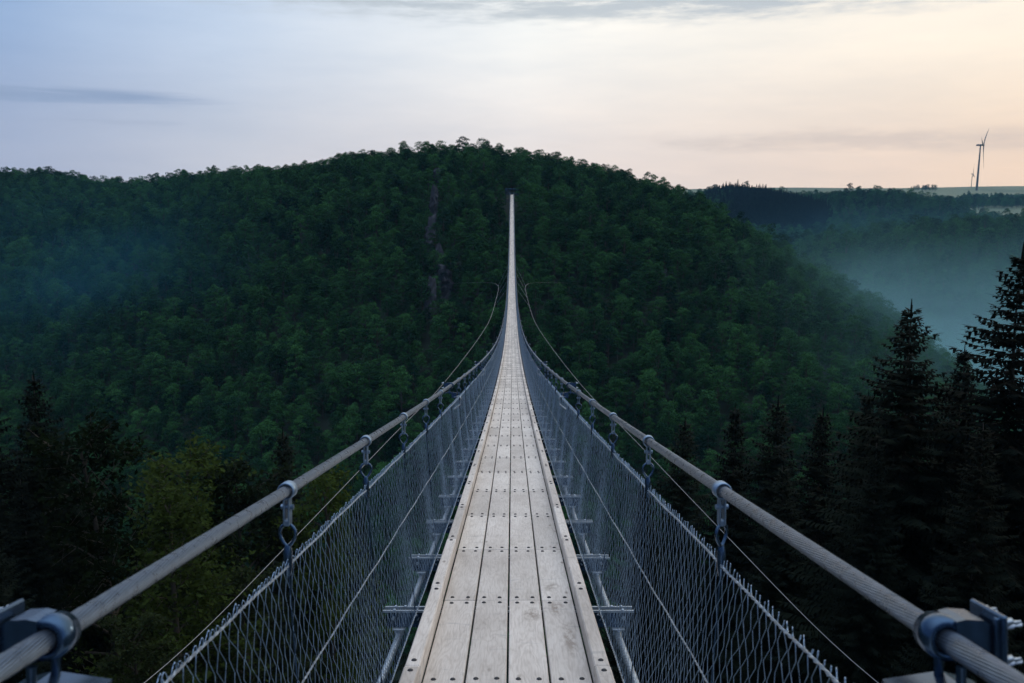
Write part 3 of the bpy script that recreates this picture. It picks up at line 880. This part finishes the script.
# woods and hedges on the open plateau
L4 = []
for (u, y, w, d_, sp, sc_) in ((875, 1040, 48, 60, 6.5, 1.5), (752, 1035, 40, 50, 5.5, 1.1), (800, 1050, 30, 20, 6.5, 1.0), (905, 1180, 90, 40, 8, 1.1), (978, 1270, 95, 70, 8, 1.15), (1040, 960, 60, 16, 7, .7), (1000, 1480, 70, 30, 8, 1.0), (700, 1000, 40, 60, 6.5, 1.2), (925, 1900, 30, 12, 8, 1.2)):
    c = place(u, 200, y); X, Y = scatter(c[0]-w, c[0]+w, y-d_, y+d_, sp)
    e = ((X-c[0])/w)**2 + ((Y-y)/d_)**2 < 1 + .3*np.sin(X*.2)
    X, Y = X[e], Y[e]; c_ = (u == 752)
    L4.append(np.stack([X, Y, ground(X, Y), rng.lognormal(math.log(sc_), .15, len(X)), rng.integers(5, 7, len(X)) if c_ else rng.integers(0, 5, len(X))], 1))
X, Y = scatter(190, 350, 850, 1050, 3.3); e = ((X-274)/66)**2 + ((Y-960)/80)**2 < 1
X, Y = X[e], Y[e]; L4.append(np.stack([X, Y, ground(X, Y), rng.lognormal(.04, .08, len(X)), rng.integers(5, 7, len(X))], 1))
X, Y = scatter(150, 640, 1020, 1420, 9.0); uu, vv, dd = project(np.stack([X, Y, ground(X, Y)], 1)); e = (uu > 650) & (uu < 915 + 12*np.sin(Y*.03))
X, Y = X[e], Y[e]; L4.append(np.stack([X, Y, ground(X, Y), rng.lognormal(.22, .2, len(X)), rng.integers(0, 5, len(X))], 1))
P4 = np.concatenate(L4)

# the nearest 300 canopy trees in the photo stay individuals
uu, vv, dd = project(P1[:, :3] + np.array((0, 0, 6)))
base_line = np.interp(uu, [0, 60, 130, 260, 350, 420, 512, 600, 680, 740, 860, 900, 1024], [395, 420, 445, 450, 455, 400, 360, 400, 440, 415, 405, 320, 300])
vis = (uu > 5) & (uu < 1019) & (vv < base_line) & (P1[:, 1] < np.interp(P1[:, 0], _cx, _cR))
order = np.argsort(np.where(vis, dd, 1e9))[:300]
solo = P1[order]; rest = np.delete(P1, order, 0)
for x, y, z, s_, v_ in solo:
    o = link('forest_tree', VAR[int(v_)], None, (x, y, z)); o.rotation_euler = (0, 0, random.uniform(0, 6.28)); o.scale = (s_, s_, s_*random.uniform(.9, 1.15))
    tag(o, 'small leafy tree low in the dense canopy of the opposite hillside', 'tree', 'leafy trees low on the opposite hillside')

for i, (u, y, s_) in enumerate(((452, 322, 1.15), (463, 324, 1.42), (473, 321, 1.35), (483, 325, 1.45), (491, 321, 1.1), (340, 352, 1.2), (352, 352, 1.3))):
    p = place(u, 150, y); o = link('forest_tree', VAR[i % 5], None, (p[0], y, float(ground(p[0], y)))); o.scale = (s_*.98, s_*.98, s_*.80); o.rotation_euler = (0, 0, i*1.7)
    if i < 5: tag(o, 'taller tree in the crest clump just left of the bridge end', 'tree', 'taller trees in the crest clump by the bridge end')
    else: tag(o, 'one of two taller trees standing on the crest further along from the clump', 'tree', 'two taller crest trees')
vcol = bpy.data.collections.new('forest_variants')
for i, m_ in enumerate(VAR):
    vcol.objects.link(bpy.data.objects.new('variant_%02d' % i, m_))
def forest(name, P, label):
    me = bpy.data.meshes.new(name); me.vertices.add(len(P)); me.vertices.foreach_set('co', P[:, :3].astype(np.float32).ravel())
    for nm, arr, ty in (('rot', rng.uniform(0, 6.28, len(P)), 'FLOAT'), ('scl', P[:, 3], 'FLOAT'), ('vi', P[:, 4].astype(np.int32), 'INT')):
        at = me.attributes.new(nm, ty, 'POINT'); at.data.foreach_set('value', arr.astype(np.int32 if ty == 'INT' else np.float32))
    o = link(name, me); tag(o, label, 'woodland', None, 'stuff')
    ng = bpy.data.node_groups.new(name, 'GeometryNodeTree')
    ng.interface.new_socket('Geometry', in_out='INPUT', socket_type='NodeSocketGeometry'); ng.interface.new_socket('Geometry', in_out='OUTPUT', socket_type='NodeSocketGeometry')
    gi = ng.nodes.new('NodeGroupInput'); go = ng.nodes.new('NodeGroupOutput')
    ci = ng.nodes.new('GeometryNodeCollectionInfo'); ci.inputs['Collection'].default_value = vcol
    ci.inputs['Separate Children'].default_value = True; ci.inputs['Reset Children'].default_value = True
    mp = ng.nodes.new('GeometryNodeMeshToPoints')
    ip = ng.nodes.new('GeometryNodeInstanceOnPoints'); ip.inputs['Pick Instance'].default_value = True
    def att(nm, ty):
        a_ = ng.nodes.new('GeometryNodeInputNamedAttribute'); a_.data_type = ty; a_.inputs['Name'].default_value = nm; return a_.outputs['Attribute']
    cx = ng.nodes.new('ShaderNodeCombineXYZ'); ng.links.new(att('rot', 'FLOAT'), cx.inputs[2])
    er = ng.nodes.new('FunctionNodeEulerToRotation'); ng.links.new(cx.outputs[0], er.inputs[0])
    ng.links.new(gi.outputs[0], mp.inputs[0]); ng.links.new(mp.outputs[0], ip.inputs['Points']); ng.links.new(ci.outputs[0], ip.inputs['Instance'])
    ng.links.new(att('vi', 'INT'), ip.inputs['Instance Index']); ng.links.new(er.outputs[0], ip.inputs['Rotation']); ng.links.new(att('scl', 'FLOAT'), ip.inputs['Scale'])
    ng.links.new(ip.outputs[0], go.inputs[0])
    md = o.modifiers.new('forest', 'NODES'); md.node_group = ng
forest('hillside_forest', rest, 'dense leafy forest covering the opposite hill up to its crest')
forest('valley_forest', P2, 'misty blue wooded spur beyond the hill on the right')
forest('distant_forest', np.concatenate([P3, P4]), 'dark far woods on the slopes below the open field')
print('forest', len(P1), len(P2), len(P3), len(P4))

# rock faces showing through the trees
def rock_mesh(seed, w, h):
    r = np.random.default_rng(seed); n = 10; V = []; F = []
    for i in range(n):
        for j in range(14):
            t = i/(n-1); a_ = j/14*2*math.pi
            k = (1 - .6*t*t) * (1 + .35*r.normal())**.9 if True else 1
            k = abs((1 - .55*t*t) * (1 + .22*r.normal()))
            V.append((w*.5*k*math.cos(a_), w*.35*k*math.sin(a_), h*(t-.5)*1.2 + .12*h*r.normal()*.4))
    for i in range(n-1):
        for j in range(14): F.append((i*14+j, i*14+(j+1) % 14, (i+1)*14+(j+1) % 14, (i+1)*14+j))
    mb = MB(); mb.add(V, F, 0); mb.add(V[-14:], [tuple(range(14))], 0)
    return mb.mesh('rock_outcrop', [M_ROCK])
rl = ['highest grey rock face left of the bridge end', 'narrow grey rock rib under the highest rock face', 'grey rock step halfway down the hill left of the bridge', 'broad bluish rock face near the tip of the left wind cable', 'lowest bluish rock face left of the wind cable', 'small rock rib between the halfway step and broad face', 'small grey rock showing in the canopy right of the bridge']
for i, (p, w, h) in enumerate(ROCKS):
    x, y = float(p[0]), float(p[1])
    # settle on the slope along the same bearing
    for y2 in np.arange(150, 330, .5):
        q = np.array((.02, 0, EYE)) + (p - np.array((.02, 0, EYE))) * (y2 / p[1])
        if ground(q[0], q[1]) + 3 > q[2]: break
    o = link('rock_outcrop', rock_mesh(300+i, w, h), None, (q[0], q[1], float(ground(q[0], q[1])) + h*.45)); tag(o, rl[i], 'rock', 'rock faces in the forest')
    o.rotation_euler = (random.uniform(-.2, .1), random.uniform(-.15, .15), random.uniform(-.5, .5))

# ------------------------------------------------------------------ wind turbines
def turbine(u, v_hub, y, v_base, blade, yaw, phase, label):
    hub = place(u, v_hub, y); bx = hub[0]; gz = float(ground(bx, y)); Hh = hub[2] - gz
    o = bpy.data.objects.new('wind_turbine', None); COL.objects.link(o); o.location = (bx, y, gz); tag(o, label, 'wind turbine', 'wind turbines')
    o.rotation_euler = (0, 0, yaw)          # rotor axis along local -y
    tw = MB(); tw.tube([(0, 0, -3), (0, 0, Hh*.5), (0, 0, Hh)], [Hh*.026, Hh*.020, Hh*.013], 16); tw.build('tower', [M_TURB], o)
    na = MB(); L = Hh*.085
    na.box((0, L*.25, Hh + L*.12), (L*.42, L*1.5, L*.46), 0, None, L*.08); na.build('nacelle', [M_TURB], o)
    rt = MB(); rt.tube([(0, -L*.5, Hh+L*.12), (0, -L*.8, Hh+L*.12), (0, -L*1.0, Hh+L*.12)], [L*.26, L*.22, L*.04], 12); hb = rt.build('hub', [M_TURB], o)
    for i in range(3):
        t = phase + i*2*math.pi/3; bl = MB()
        dirv = np.array((math.cos(t), 0, math.sin(t))); side = np.array((-math.sin(t), 0, math.cos(t))); c0 = np.array((0, -L*.72, Hh+L*.12))
        V = []; F = []
        for q, ch, th in ((0, .035, .03), (.08, .04, .03), (.2, .085, .022), (.5, .058, .012), (.8, .035, .006), (1.0, .012, .003)):
            c = c0 + dirv*blade*q + np.array((0, -blade*.05*q*q, 0)); 
            V += [c - side*ch*blade*1.0, c + np.array((0, -th*blade*.9, 0)), c + side*ch*blade*1.4, c + np.array((0, th*blade*.5, 0))]
        for s_ in range(5):
            for e in range(4): F.append((s_*4+e, s_*4+(e+1) % 4, s_*4+4+(e+1) % 4, s_*4+4+e))
        bl.add(V, F, 0, None, True); bl.build('blade', [M_TURB], o)
turbine(980.5, 145.5, 1900, 190, 50, math.radians(54), math.radians(45), 'larger grey wind turbine standing on the open plateau')
turbine(972.3, 174, 2060, 190, 24, math.radians(70), math.radians(80), 'tiny far wind turbine just left of the larger turbine')
c = place(840, 188, 1500); gz = float(ground(c[0], 1500))
o = bpy.data.objects.new('hunting_stand', None); COL.objects.link(o); o.location = (c[0], 1500, gz); tag(o, 'tiny dark mast with a small head on the far field edge', 'mast')
mb = MB(); mb.tube([(0, 0, -1), (0, 0, 9)], [.5, .4], 8); mb.build('pole', [M_BARK], o)
mb = MB(); mb.box((0, 0, 9.6), (2.4, 2.0, 1.4), 0, None, .1); mb.box((0, 0, 10.5), (2.8, 2.4, .2), 0); mb.build('cabin', [M_BARK], o)

# ------------------------------------------------------------------ air
def volume_box(name, lo, hi, dens, col, aniso=0.0):
    lo = np.array(lo, float); hi = np.array(hi, float)
    mb = MB(); mb.box((lo+hi)/2, hi-lo)
    m = bpy.data.materials.new(name); m.use_nodes = True; nt = m.node_tree; nt.nodes.clear()
    out = N(nt, 'ShaderNodeOutputMaterial'); v = N(nt, 'ShaderNodeVolumePrincipled')
    v.inputs['Color'].default_value = (*col, 1); v.inputs['Density'].default_value = dens; v.inputs['Anisotropy'].default_value = aniso
    nt.links.new(v.outputs[0], out.inputs['Volume'])
    o = mb.build(name, [m]); tag(o, kind='stuff'); return o
volume_box('haze', (-2620, -620, float(GZ.min()) - 1.5), (2620, 3020, 190), .00008, (.26, .64, 1.0))

def mist(c, r, dens, col):
    bm = bmesh.new(); bmesh.ops.create_icosphere(bm, subdivisions=4, radius=1)
    me = bpy.data.meshes.new('mist'); bm.to_mesh(me); bm.free()
    m = bpy.data.materials.new('mist'); m.use_nodes = True; nt = m.node_tree; nt.nodes.clear()
    out = N(nt, 'ShaderNodeOutputMaterial'); v = N(nt, 'ShaderNodeVolumePrincipled')
    v.inputs['Color'].default_value = (*col, 1)
    tc = N(nt, 'ShaderNodeTexCoord'); ln = N(nt, 'ShaderNodeVectorMath', operation='LENGTH'); nt.links.new(tc.outputs['Object'], ln.inputs[0])
    f = math_(nt, 'SUBTRACT', 1.0, ln.outputs['Value'], clamp=True); f = math_(nt, 'MULTIPLY', f, f)
    nz = noise(nt, mapping(nt, tc.outputs['Object'], (2.8, 2.8, 3.6)), 1, 4, .55)
    f = math_(nt, 'MULTIPLY', f, math_(nt, 'MULTIPLY_ADD', nz.outputs[0], 3.2, -.95, clamp=True))
    nt.links.new(math_(nt, 'MULTIPLY', f, dens), v.inputs['Density'])
    nt.links.new(v.outputs[0], out.inputs['Volume']); me.materials.append(m)
    o = link('mist', me, None, c); o.scale = r; tag(o, kind='stuff')
mist((300, 560, -75), (300, 300, 80), .0013, (.16, .58, 1.0))
mist((330, 745, -52), (270, 130, 62), .0024, (.18, .60, 1.0))
mist((170, 350, -80), (150, 160, 62), .0150, (.46, .76, 1.0))
mist((118, 228, -52), (108, 84, 60), .0330, (.40, .86, .92))
mist((-120, 255, -24), (85, 72, 46), .0034, (.12, .62, 1.0))

# ------------------------------------------------------------------ sky and light
w = bpy.data.worlds.new('World'); S.world = w; w.use_nodes = True
nt = w.node_tree; nt.nodes.clear()
out = N(nt, 'ShaderNodeOutputWorld'); bg = N(nt, 'ShaderNodeBackground'); nt.links.new(bg.outputs[0], out.inputs[0])
SUN_AZ = math.radians(46); SUN_EL = math.radians(3.0)     # right of the view, just above the horizon
tc = N(nt, 'ShaderNodeTexCoord'); nv = N(nt, 'ShaderNodeVectorMath', operation='NORMALIZE'); nt.links.new(tc.outputs['Generated'], nv.inputs[0])
D = nv.outputs[0]
sx = N(nt, 'ShaderNodeSeparateXYZ'); nt.links.new(D, sx.inputs[0])
hl = math_(nt, 'SQRT', math_(nt, 'ADD', math_(nt, 'MULTIPLY', sx.outputs[0], sx.outputs[0]), math_(nt, 'MULTIPLY', sx.outputs[1], sx.outputs[1])))
hl = math_(nt, 'MAXIMUM', hl, .001)
ca = math_(nt, 'DIVIDE', math_(nt, 'ADD', math_(nt, 'MULTIPLY', sx.outputs[0], math.sin(SUN_AZ)), math_(nt, 'MULTIPLY', sx.outputs[1], math.cos(SUN_AZ))), hl)
ca = math_(nt, 'MULTIPLY_ADD', ca, .5, .5)          # 0 opposite the glow .. 1 towards it
def P_(c): return (c + 1) / 2
hor = ramp(nt, [(0, (.09,.12,.21)), (P_(-.3), (.14,.18,.30)), (P_(.26), (.44,.475,.61)), (P_(.45), (.62,.62,.68)), (P_(.7), (.90,.80,.755)), (P_(.92), (.95,.75,.60)), (1, (.96,.72,.50))])
mid = ramp(nt, [(0, (.09,.14,.28)), (P_(-.3), (.16,.23,.40)), (P_(.26), (.30,.425,.655)), (P_(.45), (.54,.64,.80)), (P_(.7), (.94,.94,.92)), (P_(.92), (.98,.90,.79)), (1, (.96,.87,.74))])
nt.links.new(ca, hor.inputs[0]); nt.links.new(ca, mid.inputs[0])
el = math_(nt, 'ARCSINE', sx.outputs[2])
e1 = N(nt, 'ShaderNodeMapRange', interpolation_type='SMOOTHSTEP'); nt.links.new(el, e1.inputs[0]); e1.inputs[1].default_value = 0; e1.inputs[2].default_value = math.radians(11)
c = mixc(nt, e1.outputs[0], hor.outputs[0], mid.outputs[0])
e2 = N(nt, 'ShaderNodeMapRange', interpolation_type='SMOOTHSTEP'); nt.links.new(el, e2.inputs[0]); e2.inputs[1].default_value = math.radians(20); e2.inputs[2].default_value = math.radians(80)
c = mixc(nt, e2.outputs[0], c, (1.20,1.32,1.55))
# thin clouds in (azimuth, elevation)
az = math_(nt, 'ARCTAN2', sx.outputs[0], sx.outputs[1])
ae = N(nt, 'ShaderNodeCombineXYZ'); nt.links.new(az, ae.inputs[0]); nt.links.new(el, ae.inputs[1])
def band(az0, wa, el0, we, sc_, lo, hi, det=6):
    da = math_(nt, 'DIVIDE', math_(nt, 'SUBTRACT', az, math.radians(az0)), math.radians(wa))
    de = math_(nt, 'DIVIDE', math_(nt, 'SUBTRACT', el, math.radians(el0)), math.radians(we))
    g = math_(nt, 'EXPONENT', math_(nt, 'MULTIPLY', math_(nt, 'ADD', math_(nt, 'MULTIPLY', da, da), math_(nt, 'MULTIPLY', de, de)), -1.0))
    n = noise(nt, mapping(nt, ae.outputs[0], (sc_[0], sc_[1], 1), (az0*.37, el0*.21, 0)), 1, det, .62)
    s_ = math_(nt, 'MULTIPLY', n.outputs[0], math_(nt, 'MULTIPLY_ADD', g, .75, .25))
    r = N(nt, 'ShaderNodeMapRange', interpolation_type='SMOOTHSTEP'); nt.links.new(s_, r.inputs[0]); r.inputs[1].default_value = lo; r.inputs[2].default_value = hi
    return r.outputs[0]
c = mixc(nt, math_(nt, 'MULTIPLY', band(13, 32, 11.5, 1.35, (15, 85), .19, .50), .90), c, (.50,.55,.60))
c = mixc(nt, math_(nt, 'MULTIPLY', band(-28, 11, 5.3, .7, (3, 60), .26, .50), .85), c, (.29,.37,.54))
c = mixc(nt, math_(nt, 'MULTIPLY', band(-24, 9, 4.0, .8, (5, 60), .36, .7), .5), c, (.36,.41,.54))
c = mixc(nt, math_(nt, 'MULTIPLY', band(22, 16, 3.0, .9, (10, 50), .22, .58), .55), c, (.62,.53,.48))
wide = noise(nt, mapping(nt, ae.outputs[0], (3, 16, 1)), 1, 6, .6)
wr = ramp(nt, [(.35, (.92,.94,.96)), (.65, (1.06,1.05,1.03))]); nt.links.new(wide.outputs[0], wr.inputs[0])
c = mixc(nt, 1.0, c, wr.outputs[0], 'MULTIPLY')
# physical sky underneath
sk = N(nt, 'ShaderNodeTexSky', sky_type='NISHITA'); sk.sun_disc = False; sk.sun_elevation = SUN_EL; sk.sun_rotation = SUN_AZ
sk.air_density = 1.2; sk.dust_density = 2.0
skm = mixc(nt, 1.0, sk.outputs[0], (.06,.06,.06), 'MULTIPLY')
c = mixc(nt, 1.0, c, skm, 'ADD') if False else mixc(nt, .10, c, skm)
nt.links.new(c, bg.inputs[0]); bg.inputs[1].default_value = 1.0

sun = bpy.data.lights.new('sun', 'SUN'); sun.energy = .25; sun.angle = math.radians(12); sun.color = (1, .78, .58)
so = bpy.data.objects.new('sun', sun); COL.objects.link(so)
sdv = Vector((math.sin(SUN_AZ)*math.cos(SUN_EL), math.cos(SUN_AZ)*math.cos(SUN_EL), math.sin(math.radians(6))))
so.rotation_euler = sdv.to_track_quat('Z', 'Y').to_euler()

vs = S.view_settings; vs.view_transform = 'Standard'; vs.look = 'None'; vs.exposure = 0.25; vs.gamma = 1; vs.use_curve_mapping = False
S.cycles.max_bounces = 6; S.cycles.diffuse_bounces = 3; S.cycles.glossy_bounces = 3; S.cycles.transparent_max_bounces = 6; S.cycles.volume_bounces = 0
S.cycles.use_denoising = True; S.cycles.volume_step_rate = 3.0; S.cycles.volume_max_steps = 128
S.cycles.caustics_reflective = False; S.cycles.caustics_refractive = False
